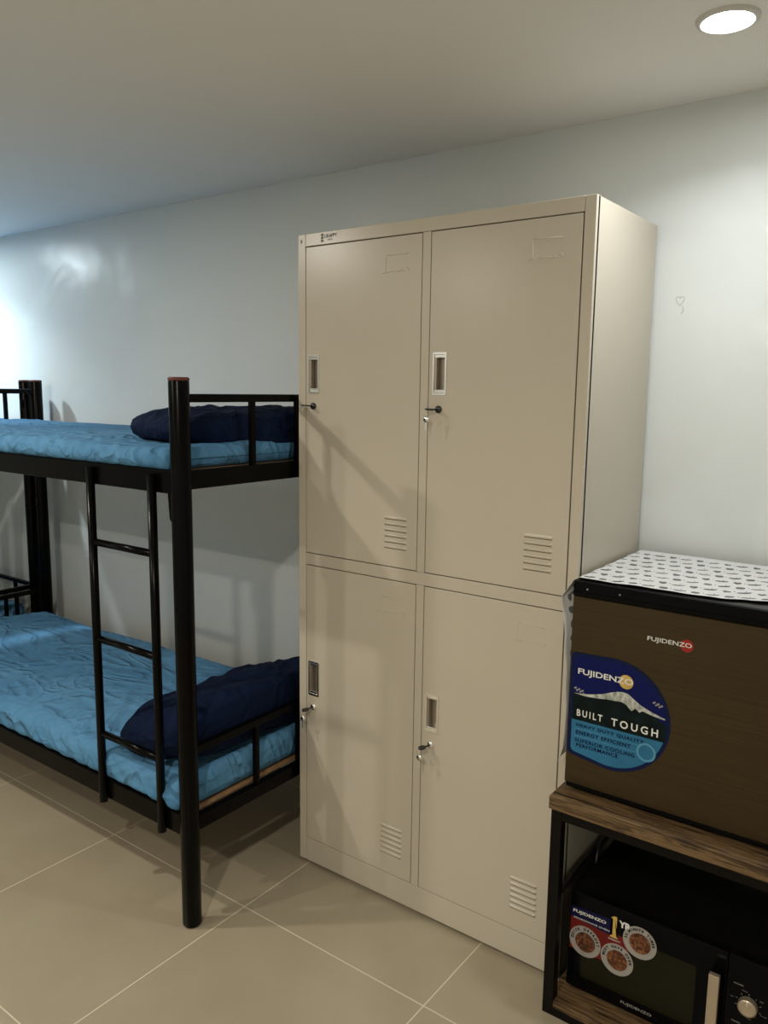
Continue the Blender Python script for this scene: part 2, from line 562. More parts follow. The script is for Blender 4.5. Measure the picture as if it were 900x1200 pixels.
def locker_door(x0, x1, z0, z1, hx, hz0, keys, upper):
    hx0, hx1, hz1 = hx, hx + 0.044, hz0 + 0.112
    mb = MB()
    ring_plate(mb, x0, x1, z0, z1, hx0 + 0.004, hx1 - 0.004, hz0 + 0.005, hz1 - 0.005, LY, LY + 0.016)
    d = obj('door', mb, 'locker', lk, bevel=0.0012)
    # louvred vent: six raised pressed slats
    mb = MB()
    vx0, vx1 = x0 + 0.293, x0 + 0.367
    vz = (z0 + 0.052) if upper else (z0 + 0.062)
    for k in range(6):
        z = vz + k * 0.0164
        prof = [(0.0, 0.0), (0.0018, -0.0035), (0.0045, -0.0048), (0.0075, -0.0030), (0.0095, 0.0)]
        rs = []
        for s_, x in ((0.0, vx0 - 0.003), (0.7, vx0), (1.0, vx0 + 0.004), (1.0, vx1 - 0.004), (0.7, vx1), (0.0, vx1 + 0.003)):
            rs.append([(x, LY + 0.0004 + y * s_, z + 0.0045 + (zz - 0.0045) * (0.4 + 0.6 * s_)) for zz, y in prof])
        mb.rings(rs, closed=False, caps=False)
        mb.tube([(vx0, LY - 0.0001, z - 0.0006), (vx1, LY - 0.0001, z - 0.0006)], 0.0007, 6, mi=1)  # dark strip below each slat, slot shade put in as colour
    obj('vent_louvers', mb, ['locker', 'slot_shade'], d)
    # pressed name-card holder
    mb = MB()
    cx0, cx1 = x0 + 0.286, x0 + 0.360
    ct = (z1 - 0.047) if upper else (z1 - 0.050)
    cb = ct - 0.044
    rr_ = 0.0009
    mb.tube([(cx0, LY, ct), (cx1, LY, ct)], rr_, 6)
    mb.tube([(cx0, LY, ct - 0.006), (cx0, LY, cb + 0.004), (cx0 + 0.004, LY, cb), (cx0 + 0.009, LY, cb)][::1], rr_, 6)
    mb.tube([(cx0 - 0.010, LY, cb - 0.001), (cx0 + 0.006, LY, cb - 0.001)], rr_, 6)
    mb.tube([(cx1 - 0.022, LY, cb + 0.006), (cx1 - 0.017, LY, cb), (cx1 - 0.012, LY, cb)], rr_, 6)
    mb.tube([(cx1 - 0.006, LY, cb + 0.009), (cx1 + 0.001, LY, cb + 0.006), (cx1 + 0.001, LY, cb - 0.002)], rr_, 6)
    mb.tube([(cx0 + 0.013, LY - 0.0002, cb + 0.001), (cx1 - 0.023, LY - 0.0002, cb + 0.001)], 0.0007, 5)
    obj('card_holder', mb, 'locker', d)
    # recessed grip
    mb = MB()
    out = rrect(hx0, hx1, hz0, hz1, 0.004)
    inn = rrect(hx0 + 0.0055, hx1 - 0.0055, hz0 + 0.0065, hz1 - 0.0065, 0.002)
    r0 = [(x, LY + 0.0005, z) for x, z in out]
    r1 = [(x, LY - 0.0028, z) for x, z in rrect(hx0 + 0.001, hx1 - 0.001, hz0 + 0.001, hz1 - 0.001, 0.004)]
    r2 = [(x, LY - 0.0028, z) for x, z in inn]
    r3 = [(x, LY + 0.015, z) for x, z in rrect(hx0 + 0.0065, hx1 - 0.0065, hz0 + 0.008, hz1 - 0.008, 0.002)]
    mb.rings([r0, r1, r2, r3], caps=False, smooth=False)
    # chrome end blocks
    for e0, e1 in ((hz0 + 0.0065, hz0 + 0.0155), (hz1 - 0.0155, hz1 - 0.0065)):
        mb.box(hx0 + 0.006, hx1 - 0.006, LY - 0.0015, LY + 0.014, e0, e1, 0.0015)
    mb.add([(x, LY + 0.0149, z) for x, z in inn], [list(range(len(inn)))], 1)
    # finger lip along the hinge side
    mb.box(hx0 + 0.0055, hx0 + 0.0125, LY - 0.001, LY + 0.013, hz0 + 0.014, hz1 - 0.014, 0.001, mi=2)
    obj('handle', mb, ['chrome', 'brushed', 'brushed'], d, 'recessed chrome grip')
    # cam lock with keys
    kx, kz = hx + 0.021, hz0 - 0.036
    mb = MB().lathe([(0.0098, -0.0005), (0.0098, 0.0035), (0.0085, 0.0055), (0.0001, 0.006)], (kx, LY, kz), 20, 'y')
    obj('lock', mb, 'chrome' if keys > 1 else 'key_black', d)
    mb = MB()
    ang = (0.25, 0.05, -0.5, -0.35)[keys]
    dirv = Vector((-0.42, -0.80, math.sin(ang) * 0.3)).normalized()
    p0 = Vector((kx, LY - 0.004, kz))
    p1 = p0 + dirv * 0.016
    mb.tube([p0, p1], 0.0022, 8)
    p2 = p1 + dirv * 0.020
    up = Vector((0, 0, 1)) if keys != 1 else Vector((0.2, 0, 1))
    side = dirv.cross(up).normalized(); up2 = side.cross(dirv)
    rs = []
    for th in (-0.0018, 0.0018):
        rs.append([((p1 + p2) / 2 + dirv * 0.0120 * math.cos(a) + side * 0.0095 * math.sin(a) + up2 * th) for a in [2 * PI * k / 16 for k in range(16)]])
    mb.rings(rs, smooth=False)
    # ring and the hanging spare key
    rc = p2 + Vector((0, 0, -0.008))
    mb.tube([rc + Vector((0.2 * math.cos(a), 0.5 * math.cos(a), math.sin(a))) * 0.010 for a in [2 * PI * k / 16 for k in range(17)]], 0.0008, 5, mi=1)
    if keys != 0:
        kc = rc + Vector((0.002, 0, -0.018))
        mb.lathe([(0.0085, -0.0008), (0.0085, 0.0008), (0.0001, 0.0010)], kc, 16, 'y', mi=1)
        mb.box(kc.x - 0.0022, kc.x + 0.0022, kc.y - 0.0008, kc.y + 0.0008, kc.z - 0.030, kc.z - 0.007, mi=1)
    obj('key', mb, ['key_black', 'chrome'], d, 'black-headed key on a wire ring')

locker_door(0.0305, 0.4325, 1.0240, 1.9150, 0.0385, 1.500, 0, True)
locker_door(0.4615, 0.8695, 1.0240, 1.9150, 0.4730, 1.501, 1, True)
locker_door(0.0305, 0.4325, 0.0915, 0.9840, 0.0385, 0.573, 2, False)
locker_door(0.4615, 0.8695, 0.0915, 0.9840, 0.4730, 0.573, 3, False)

# ------------------------------------------------------------------ bunk beds
BX, BYF, BYB, BLEN, PR = -0.030, -0.848, -0.090, 1.970, 0.027
def make_bed(x1, label, guard=False):
    """near end at x1, other end BLEN further to the left"""
    x0 = x1 - BLEN
    t = thing('bunk_bed', label, 'bunk bed', (x1 - BLEN / 2, (BYF + BYB) / 2, 0), 'black steel bunk beds')
    for px in (x1, x0):
        for py in (BYF, BYB):
            p = obj('post', MB().lathe([(0.0001, 0.0), (PR - 0.004, 0.0), (PR, 0.006), (PR, 1.528), (PR - 0.001, 1.531)], (px, py, 0), 28), 'bed_black', t)
            obj('post_cap', MB().lathe([(PR - 0.0012, 1.5305), (PR + 0.0006, 1.532), (PR + 0.0004, 1.537), (PR - 0.004, 1.5395), (0.0001, 1.540)], (px, py, 0), 28), 'cap_rust', p, 'dull red plug on top')
            for zz in (0.93, 0.99):
                obj('bolt', MB().lathe([(0.004, PR - 0.001), (0.004, PR + 0.002), (0.0001, PR + 0.003)], (px, py, zz), 10, 'y'), 'bed_black', p)
    for zr in (0.268, 1.235):
        for py, sgn in ((BYF, 1), (BYB, -1)):
            mb = MB().box(x0 + PR - 0.004, x1 - PR + 0.004, py - 0.014, py + 0.014, zr, zr + 0.062, 0.003)
            obj('side_rail', mb, 'bed_black', t)
        for px in (x1, x0):
            mb = MB().box(px - 0.012, px + 0.012, BYF + PR - 0.004, BYB - PR + 0.004, zr + 0.012, zr + (0.0615 if zr > 1 else 0.054), 0.002)
            top = zr + 0.262
            mb.box(px - 0.011, px + 0.011, BYF + PR - 0.004, BYB - PR + 0.004, top - 0.022, top, 0.003)
            for py in (BYF + 0.258, BYF + 0.446, BYB - 0.155):
                mb.box(px - 0.008, px + 0.008, py - 0.008, py + 0.008, zr + 0.05, top - 0.015, 0.002)
            obj('end_frame', mb, 'bed_black', t)
        # cross bars under the board
        for k in range(7):
            xx = x0 + 0.2 + k * (BLEN - 0.4) / 6
            obj('cross_bar', MB().box(xx - 0.012, xx + 0.012, BYF + 0.01, BYB - 0.01, zr + 0.028, zr + 0.052, 0.002), 'bed_black', t)
        obj('bed_board', MB().box(x0 + 0.018, x1 - 0.018, BYF + 0.012, BYB - 0.012, zr + 0.052, zr + 0.0605, 0.001), 'plywood', t, 'thin plywood board')
    # gusset plates under the upper rails
    for px, sg in ((x1, -1), (x0, 1)):
        a = px + sg * (PR - 0.004)
        poly = [(a, 1.240), (a + sg * 0.030, 1.240), (a + sg * 0.024, 1.165), (a + sg * 0.010, 1.150), (a, 1.150)]
        if sg > 0:
            poly = poly[::-1]
        obj('gusset', MB().prism(poly, BYF - 0.003, BYF + 0.003), 'bed_black', t)
    # ladder
    lx0, lx1, ly = x1 - 0.370, x1 - 0.092, BYF - 0.024
    lad = obj('ladder', MB().tube([(lx0, ly, 0.262), (lx0, ly, 1.285)], 0.0125, 14).tube([(lx1, ly, 0.262), (lx1, ly, 1.285)], 0.0125, 14), 'bed_black', t)
    for zz in (1.068, 0.778, 0.482):
        obj('rung', MB().tube([(lx0 + 0.006, ly, zz), (lx1 - 0.006, ly, zz)], 0.0105, 14), 'bed_black', lad)
    if guard:
        mb = MB()
        ya = BYB + 0.0
        mb.box(x1 - 0.62, x1 - PR + 0.004, ya - 0.008, ya + 0.008, 0.510, 0.530, 0.002)
        for xx in (x1 - 0.19, x1 - 0.40, x1 - 0.61):
            mb.box(xx - 0.008, xx + 0.008, ya - 0.008, ya + 0.008, 0.325, 0.515, 0.002)
        obj('guard_rail', mb, 'bed_black', t)
    return t
make_bed(BX, 'black steel bunk bed with a three-rung ladder, beside the cream locker')
XB2 = -2.100
make_bed(XB2, 'black steel bunk bed cut by the left edge, end to end behind the nearer bunk', True)

# mattresses
def mattress_mb(x0, x1, y0, y1, z0, z1, seed, sag=0.012, fold=0.006, droop=0.0, press=False):
    """rounded box in cross rings along x, with creases"""
    nx, nc = 260, 132
    r = min(0.035, (z1 - z0) * 0.46)
    prof = rrect(y0, y1, z0, z1, r, 8)
    # resample the outline evenly
    P = [Vector((a, b)) for a, b in prof]
    P.append(P[0])
    Ls = [0]
    for i in range(len(P) - 1):
        Ls.append(Ls[-1] + (P[i + 1] - P[i]).length)
    out = []
    # denser sampling at the front side
    k = 0
    for j in range(nc):
        s_ = Ls[-1] * j / nc
        while Ls[k + 1] < s_:
            k += 1
        f = (s_ - Ls[k]) / (Ls[k + 1] - Ls[k])
        out.append(P[k].lerp(P[k + 1], f))
    ym, zm = (y0 + y1) / 2, (z0 + z1) / 2
    rs = []
    for i in range(nx + 1):
        u = i / nx
        x = x0 + (x1 - x0) * u
        d = min(x - x0, x1 - x)
        e = 1.0
        if d < r:
            e = math.sqrt(max(0.0, 1 - (1 - d / r) ** 2))
        shr = r * (1 - e)
        ring = []
        for p in out:
            y, z = p
            yy = ym + (y - ym) * (1 - shr / (y1 - ym)) if shr else y
            zz = zm + (z - zm) * (1 - shr / (z1 - zm) * 0.95) if shr else z
            topw = max(0.0, min(1.0, (z - z0) / (z1 - z0)))
            q = Vector((x, y, z))
            n1 = noise.noise(Vector((x * 2.2 + seed, y * 3.1, 0)))
            n2 = noise.noise(Vector((x * 7 + seed * 2, y * 11, z * 4)))
            zz += topw * (sag * n1 + 0.0015 * n2)
            # gathered creases on the long sides, leaning
            side = 1.0 if (y < y0 + r or y > y1 - r) else 0.0
            inner = min(y - y0, y1 - y)
            side = max(0.0, 1 - inner / 0.11)
            w_ = noise.noise(Vector((x * 3 + seed, z * 2, 7)))
            ph = x * 80 + (z - z0) * 55 + inner * 30 + 6 * w_
            amp = fold * side * (0.35 + 0.65 * max(0, noise.noise(Vector((x * 4.5 + seed, 1, 2))) + 0.35)) * min(1, 2.5 * topw * (1.3 - topw) + 0.25)
            cr = amp * (abs(math.sin(ph * 0.5)) * 1.6 - 0.9 + 0.35 * math.sin(ph * 1.7 + 2))
            if y < ym:
                yy += cr
            else:
                yy -= cr * 0.3
            # small wandering creases over the top
            rg = 1 - abs(noise.noise(Vector((x * 5 + seed, y * 13 + x * 3, 1.5)))) * 5
            if rg > 0:
                zz += topw * 0.0028 * rg * (1 if inner > 0.02 else 0.3)
            zz += -droop * topw * max(0, 1 - inner / 0.25) ** 2
            if press and zz > z0 + 0.05:      # the propped pillow presses the foam down
                k_ = max(0.0, min(1.0, (x + 0.44) / 0.10))
                k_ = k_ * k_ * (3 - 2 * k_)
                zz = zz * (1 - k_) + min(zz, 0.432) * k_
            ring.append((x, yy, zz))
        rs.append(ring)
    return MB().rings(rs)

mats = [
    (-1.965, -0.046, -0.875, -0.112, 1.296, 1.362, 1.0, 0.008, 0.014, 0.010, 'light blue sheeted mattress on the upper level of the bunk bed next to the locker'),
    (-1.965, -0.046, -0.868, -0.112, 0.329, 0.440, 5.0, 0.014, 0.010, 0.020, 'light blue sheeted mattress on the lower level of the bunk bed next to the locker'),
    (-4.045, -2.150, -0.868, -0.112, 1.296, 1.358, 9.0, 0.008, 0.007, 0.010, 'upper light blue mattress of the bunk bed at the left edge'),
    (-4.045, -2.150, -0.868, -0.112, 0.329, 0.440, 13.0, 0.014, 0.006, 0.016, 'lower light blue mattress of the bunk bed at the left edge'),
]
for a in mats:
    mb = mattress_mb(*a[:10], press=(a[6] == 5.0))
    solo('mattress', mb, 'sheet', a[10], 'mattress', ((a[0] + a[1]) / 2, (a[2] + a[3]) / 2, a[4]), 'blue sheeted mattresses')

# pillows
def pillow_mb(w, d, h, seed, pinch=0.12):
    """w along x, d along y; soft cushion with pinched corners, centred, z from about -h/2"""
    nu, nv = 64, 64
    mb = MB()
    def pt(u, v_, s):
        # u, v in -1..1
        fu, fv = 1 - abs(u) ** 3.2, 1 - abs(v_) ** 3.2
        hh = (max(0, fu) * max(0, fv)) ** 0.36
        x = u * w / 2 * (1 - pinch * abs(v_) ** 5)
        y = v_ * d / 2 * (1 - pinch * abs(u) ** 5)
        q = Vector((u * 2 + seed, v_ * 2, s))
        n1 = noise.noise(q * 1.3)
        rg = 1 - abs(noise.noise(Vector((u * 2.2 + seed, v_ * 3.4 + u * 2, s * 3)))) * 4
        z = s * hh * h / 2 * (1 + 0.22 * n1)
        if rg > 0:
            z += s * 0.007 * rg * hh
        return (x, y, z)
    for s in (1, -1):
        vs = [pt(-1 + 2 * i / nu, -1 + 2 * j / nv, s) for i in range(nu + 1) for j in range(nv + 1)]
        fs = []
        for i in range(nu):
            for j in range(nv):
                a = i * (nv + 1) + j
                fs.append([a, a + 1, a + nv + 2, a + nv + 1])
        mb.add(vs, fs, 0, True)
    return mb

def place(mb, mat):
    mb.v = [tuple(mat @ Vector(p)) for p in mb.v]
    return mb

# upper pillow: lies flat against the end frame, near corner drooping over the mattress end
mb = pillow_mb(0.365, 0.62, 0.112, 2.0)
place(mb, Matrix.Translation((-0.228, -0.455, 1.396)) @ Matrix.Rotation(math.radians(-12), 4, 'Z'))
vs = []
for x, y, z in mb.v:
    x = min(x, -0.052)
    # the outer corner slumps over the mattress end
    k = max(0.0, min(1.0, (x + 0.125) / 0.06)) * max(0.0, min(1.0, (-y - 0.30) / 0.12))
    lo = 1.3635
    if z < 1.40:
        z = max(z, lo) - 0.050 * k * (1.40 - max(z, lo)) / 0.0365
    vs.append((x, y, z))
mb.v = vs
solo('pillow', mb, 'navy', 'navy blue pillow on the upper bunk, against the end rails by the locker', 'pillow', (-0.272, -0.455, 1.36), 'navy pillows')
mb = pillow_mb(0.42, 0.68, 0.19, 6.0)
place(mb, Matrix.Translation((-0.222, -0.505, 0.490)) @ Matrix.Rotation(math.radians(-19), 4, 'Y'))
mb.v = [(min(x, -0.048), y, max(z, 0.433)) for x, y, z in mb.v]
solo('pillow', mb, 'navy', 'navy blue pillow on the lower bunk, propped up behind the tall black post', 'pillow', (-0.235, -0.480, 0.44), 'navy pillows')

# ------------------------------------------------------------------ shelf rack
SX0, SX1, SYF, SYB = 0.909, 1.520, -0.540, -0.040
rk = thing('shelf_rack', 'low black steel rack with two rustic brown wood shelves, holding the fridge', 'rack', ((SX0 + SX1) / 2, (SYF + SYB) / 2, 0))
tb = 0.027
for px in (SX0, SX1 - tb):
    for py in (SYF, SYB - tb):
        obj('post', MB().box(px, px + tb, py, py + tb, 0, 0.5365, 0.0015), 'rack', rk)
for zz in (0.5130, 0.0):
    h_ = 0.0232 if zz > 0.1 else 0.019
    obj('frame_rail', MB().box(SX0 + tb, SX1 - tb, SYF, SYF + tb, zz, zz + h_, 0.0015), 'rack', rk)
    obj('frame_rail', MB().box(SX0 + tb, SX1 - tb, SYB - tb, SYB, zz, zz + h_, 0.0015), 'rack', rk)
    for px in (SX0, SX1 - tb):
        obj('frame_rail', MB().box(px, px + tb, SYF + tb, SYB - tb, zz, zz + h_, 0.0015), 'rack', rk)
obj('shelf_board', MB().box(0.9035, SX1 + 0.006, SYF - 0.004, SYB + 0.004, 0.5370, 0.5690, 0.0012), 'wood', rk)
obj('shelf_board', MB().box(SX0 + 0.008, SX1 - 0.008, SYF + 0.002, SYB - 0.002, 0.0195, 0.0385, 0.0012), 'wood', rk)
# diagonal tie rods of the rack sides
mb = MB().tube([(SX0 + 0.013, SYF + tb, 0.30), (SX0 + 0.013, SYB - tb, 0.30)], 0.006, 8)
obj('side_bar', mb, 'rack', rk)

# ------------------------------------------------------------------ fridge
FX0, FX1, FYF = 0.9185, 1.392, -0.493
FT = 1.084
fr = thing('mini_fridge', 'small dark brushed-steel fridge with a black top edge, standing on the rack', 'fridge', ((FX0 + FX1) / 2, -0.26, 0.569))
obj('cabinet', MB().box(FX0, FX1, FYF + 0.050, -0.045, 0.585, FT - 0.003, 0.005), 'fridge_side', fr)
for px in (FX0 + 0.04, FX1 - 0.04):
    for py in (FYF + 0.08, -0.09):
        obj('foot', MB().lathe([(0.0001, 0.569), (0.016, 0.569), (0.018, 0.586), (0.0001, 0.586)], (px, py, 0), 18), 'matte_black', fr)
# door: steel front sheet, softly rounded at left and right, over a black liner
mb = MB()
poly = []
nseg = 24
front = []
for k in range(nseg + 1):
    t = k / nseg
    x = FX0 + (FX1 - FX0) * t
    front.append((x, FYF - 0.0005 + 0.0012 * abs(2 * t - 1) ** 6))
rs = []
for z in (0.590, 0.592, 1.047, 1.049):
    o_ = 0.002 if z in (0.590, 1.049) else 0
    rs.append([(x, y + o_, z) for x, y in front] + [(FX1, FYF + 0.044, z), (FX0, FYF + 0.044, z)])
mb.rings(rs, smooth=False)
dr = obj('door', mb, 'inox', fr)
mb = MB()
rs = []
for z, o_ in ((1.0495, 0.0), (1.0510, -0.0035), (1.0600, -0.0045), (1.0610, -0.002), (1.0760, -0.002), (FT - 0.002, 0.003), (FT, 0.010)):
    rs.append([(x, y + o_, z) for x, y in front] + [(FX1, FYF + 0.046, z), (FX0, FYF + 0.046, z)])
mb.rings(rs, smooth=False)
obj('top_edge', mb, 'gloss_black', dr, 'glossy black moulded strip')
mb = MB().box(FX0 + 0.002, FX1 - 0.002, FYF + 0.004, FYF + 0.044, 0.578, 0.5898, 0.002)
obj('bottom_edge', mb, 'matte_black', dr)
for xx in (0.952, 1.028):
    obj('screw_cover', MB().lathe([(0.0022, -0.0002), (0.0022, 0.0012), (0.0001, 0.0016)], (xx, FYF - 0.0015, 1.068), 10, 'y'), 'grey_ink', dr)
YF = FYF - 0.0008
# name plate with a red dot
def disc(mb, cx, cz, r, y, mi=0, n=40, a0=0.0, a1=2 * PI):
    mb.add([(cx + r * math.cos(a0 + (a1 - a0) * k / n), y, cz + r * math.sin(a0 + (a1 - a0) * k / n)) for k in range(n)], [list(range(n))], mi)
mb = MB()
disc(mb, 1.1795, 0.9805, 0.0140, YF - 0.0008, 0)
lettering(mb, 'FUJIDENZO', 1.0950, 1.1900, 0.9740, 0.9870, YF - 0.0014, 0.012, 1)
obj('brand_badge', mb, ['red_ink', 'white_ink'], dr, 'white lettering over a red dot')

# big round-cornered energy sticker
st_c, st_r = (1.0235, 0.7855), 0.1335
def dshape(inset, n=60):
    """half-round outline with a straight left side"""
    r = st_r - inset
    x0 = 0.9215 + inset
    cx, cz = st_c
    pts = []
    for k in range(n + 1):
        a = -PI / 2 - 0.10 + (PI + 0.14) * k / n
        pts.append((cx + r * math.cos(a) * 1.0, cz + r * math.sin(a)))
    rc = 0.012
    # upper left and lower left corners
    zt, zb = cz + r - 0.004, cz - r + 0.012
    for k in range(6):
        a = PI / 2 + PI / 2 * k / 5
        pts.append((x0 + rc + rc * math.cos(a), zt - rc + rc * math.sin(a)))
    for k in range(6):
        a = PI + PI / 2 * k / 5
        pts.append((x0 + rc + rc * math.cos(a), zb + rc + rc * math.sin(a)))
    return pts
mb = MB()
pts = dshape(0)
mb.add([(x, YF - 0.0006, z) for x, z in pts], [list(range(len(pts)))])
sk = obj('energy_sticker', mb, 'deep_ink', dr)
def clip_poly(poly, f):
    """keep the side where f(x, z) >= 0 (f linear)"""
    out = []
    for i in range(len(poly)):
        p, q = poly[i], poly[(i + 1) % len(poly)]
        a, b = f(*p), f(*q)
        if a >= 0:
            out.append(p)
        if (a >= 0) != (b >= 0):
            t = a / (a - b)
            out.append((p[0] + (q[0] - p[0]) * t, p[1] + (q[1] - p[1]) * t))
    return out
inner = dshape(0.0085)
mb = MB()
y1_, y2_, y3_, y4_ = YF - 0.0009, YF - 0.0012, YF - 0.0015, YF - 0.0018
navy = clip_poly(inner, lambda x, z: z - 0.752)
cyan = clip_poly(inner, lambda x, z: 0.752 - z)
mb.add([(x, y1_, z) for x, z in navy], [list(range(len(navy)))], 0)
mb.add([(x, y1_, z) for x, z in cyan], [list(range(len(cyan)))], 1)
# dark foothills
hill = [(0.93, 0.752), (1.147, 0.752), (1.150, 0.790), (1.130, 0.802), (1.10, 0.812), (1.05, 0.826), (1.0, 0.822), (0.96, 0.815), (0.930, 0.820)]
mb.add([(x, y2_, z) for x, z in hill], [list(range(len(hill)))], 2)
# snowy mountain
mt = [(0.932, 0.8165), (0.945, 0.8175), (0.970, 0.8210), (1.000, 0.8290), (1.022, 0.8385), (1.036, 0.8435), (1.048, 0.8455), (1.060, 0.8440), (1.074, 0.8345), (1.090, 0.8245), (1.110, 0.8165), (1.130, 0.8105), (1.1455, 0.8065), (1.1440, 0.8035),
      (1.125, 0.8060), (1.108, 0.8090), (1.094, 0.8120), (1.088, 0.8070), (1.078, 0.8140), (1.070, 0.8060), (1.058, 0.8170), (1.046, 0.8220), (1.030, 0.8200), (1.012, 0.8195), (0.990, 0.8160), (0.960, 0.8140)]
bm = bmesh.new()
f = bm.faces.new([bm.verts.new((x, y3_, z)) for x, z in mt])
bmesh.ops.triangulate(bm, faces=[f])
mb.bm(bm, 3)
bm.free()
# little clouds and blossom sprays
random.seed(7)
for bx, bz, w_, n_ in ((0.934, 0.8285, 0.022, 9), (1.118, 0.8375, 0.018, 8)):
    for k in range(n_):
        t = k / (n_ - 1)
        disc(mb, bx + w_ * t, bz + 0.003 * math.sin(k * 2.1) - 0.006 * t, 0.0018 + 0.0012 * random.random(), y3_, 4, 10)
# pale ring in the lower right
for k in range(28):
    a = 2 * PI * k / 28
    b = 2 * PI * (k + 1) / 28
    c = (1.108, 0.718)
    mb.add([(c[0] + r_ * math.cos(q), y2_, c[1] + r_ * math.sin(q)) for r_, q in ((0.017, a), (0.022, a), (0.022, b), (0.017, b))], [[0, 1, 2, 3]], 5)
for z in (0.7300, 0.7120):
    mb.box(0.938, 1.090 if z > 0.72 else 1.085, y2_, y2_ + 0.0002, z, z + 0.0008, mi=5)
M['pale_cyan'] = principled('pale_cyan_ink', (0.08, 0.29, 0.46), 0.35)
obj('picture', mb, ['navy_ink', 'cyan_ink', 'forest_ink', 'snow_ink', 'grey_ink', 'pale_cyan'], dr, 'white mountain under a navy sky on the sticker')
mb = MB()
disc(mb, 1.0540, 0.8705, 0.0165, y3_, 0)
obj('printed_sun', mb, 'gold_ink', dr, 'gold sun behind the lettering')
mb = MB()
lettering(mb, 'FUJIDENZO', 0.9400, 1.0700, 0.8610, 0.8790, y4_, 0.02, 1)
lettering(mb, 'BUILT', 0.9420, 1.0040, 0.7625, 0.7790, y4_, 0.02, 1, gap=1.45)
lettering(mb, 'TOUGH', 1.0250, 1.1320, 0.7600, 0.7785, y4_, 0.02, 1, gap=1.45)
for body, xa, xb, z in (('HEAVY DUTY QUALITY', 0.942, 1.102, 0.7355), ('ENERGY EFFICIENT', 0.942, 1.073, 0.7180), ('SUPERIOR COOLING', 0.940, 1.083, 0.6985), ('PERFORMANCE', 0.944, 1.045, 0.6865)):
    lettering(mb, body, xa, xb, z, z + 0.0092, y4_, 0.022, 2, gap=1.15)
obj('sticker_lettering', mb, ['gold_ink', 'white_ink', 'deep_ink'], dr, 'white and navy lettering')

# ------------------------------------------------------------------ fridge cover
random.seed(11)
CZ = FT + 0.0022
def front_edge(x):
    t = (x - 0.912) / 0.48
    pts_ = ((0.0, -0.470), (0.12, -0.478), (0.30, -0.470), (0.50, -0.468), (0.66, -0.462), (0.78, -0.440), (0.88, -0.424), (1.0, -0.432))
    for (a, b), (c, d) in zip(pts_, pts_[1:]):
        if t <= c:
            s_ = (t - a) / (c - a); s_ = s_ * s_ * (3 - 2 * s_)
            return b + (d - b) * s_
    return pts_[-1][1]
UL = 0.47     # length of the flap hanging on the left side
def cover(u, v_):
    """u: metres from the left hem over the fridge, v_: 0 front .. 1 back"""
    if u < UL:
        dz = UL - u
        x = 0.912
        yb = -0.05
        # lower hem narrows towards the back
        yf0 = -0.474 + 0.010 * min(1, dz / 0.1)
        y = yf0 + (yb - yf0) * v_
        front_k = max(0.0, min(1.0, (-0.432 - y) / 0.030))
        bulge = 0.0
        kn = ((0, 0), (0.05, 0.034), (0.12, 0.026), (0.20, 0.019), (0.30, 0.013), (0.40, 0.012), (0.44, 0.018), (0.48, 0.030))
        for (a_, b_), (c_, d_) in zip(kn, kn[1:]):
            if a_ <= dz <= c_ + 1e-6:
                bulge = b_ + (d_ - b_) * (dz - a_) / (c_ - a_)
                break
        x -= bulge * front_k + 0.004 * (1 - front_k) * math.sin(y * 40) ** 2
        x += 0.001 * math.sin(dz * 60)
        if front_k == 0:
            x = max(x, 0.9045)
        z = CZ - dz
        if dz < 0.012:
            q = dz / 0.012
            x += 0.010 * (1 - q) ** 2; z = CZ - 0.012 * q ** 1.6
        lift = 0.12 * (v_ ** 0.5) * max(0, (dz - 0.2) / 0.27)
        z += lift
        return Vector((x, y, z))
    x = 0.922 + (u - UL)
    if x > FX1 + 0.002:
        dz = x - (FX1 + 0.002)
        yf0 = front_edge(1.39)
        return Vector((FX1 + 0.003 + 0.006 * math.sin(min(dz, 0.1) * 30) ** 2, yf0 + (-0.05 - yf0) * v_, CZ - dz))
    yf0 = front_edge(x)
    y = yf0 + (-0.045 - yf0) * v_
    zz = CZ + 0.0006 + 0.0012 * max(0, noise.noise(Vector((x * 9, y * 9, 0)))) + 0.0030 * math.exp(-v_ * 18) * (0.6 + 0.8 * noise.noise(Vector((x * 14, 0, 5))))
    return Vector((x, y, zz))
U1 = UL + (FX1 - 0.922) + 0.20
nu, nv = 240, 60
grid = [[cover(U1 * i / nu, j / nv) for j in range(nv + 1)] for i in range(nu + 1)]
mb = MB()
vs = [p for r_ in grid for p in r_]
fs = [[i * (nv + 1) + j, (i + 1) * (nv + 1) + j, (i + 1) * (nv + 1) + j + 1, i * (nv + 1) + j + 1] for i in range(nu) for j in range(nv)]
mb.add(vs, fs, 0, True)
def apple(k):
    out = []
    for i in range(18):
        a = 2 * PI * i / 18
        r_ = 1.0 - 0.22 * math.exp(-((a - PI / 2) / 0.35) ** 2) - 0.10 * math.exp(-((a - 3 * PI / 2) / 0.3) ** 2)
        out.append((r_ * math.cos(a), 0.85 * r_ * math.sin(a)))
    return out
def heart():
    out = []
    for i in range(18):
        t = 2 * PI * i / 18
        out.append((16 * math.sin(t) ** 3 / 17, (13 * math.cos(t) - 5 * math.cos(2 * t) - 2 * math.cos(3 * t) - math.cos(4 * t)) / 15))
    return out
def wing():
    return [(-1.25, -0.55), (-0.4, -0.75), (0.5, -0.55), (1.2, 0.1), (1.35, 0.55), (0.9, 0.45), (0.55, 0.15), (0.1, 0.0), (-0.7, -0.1)]
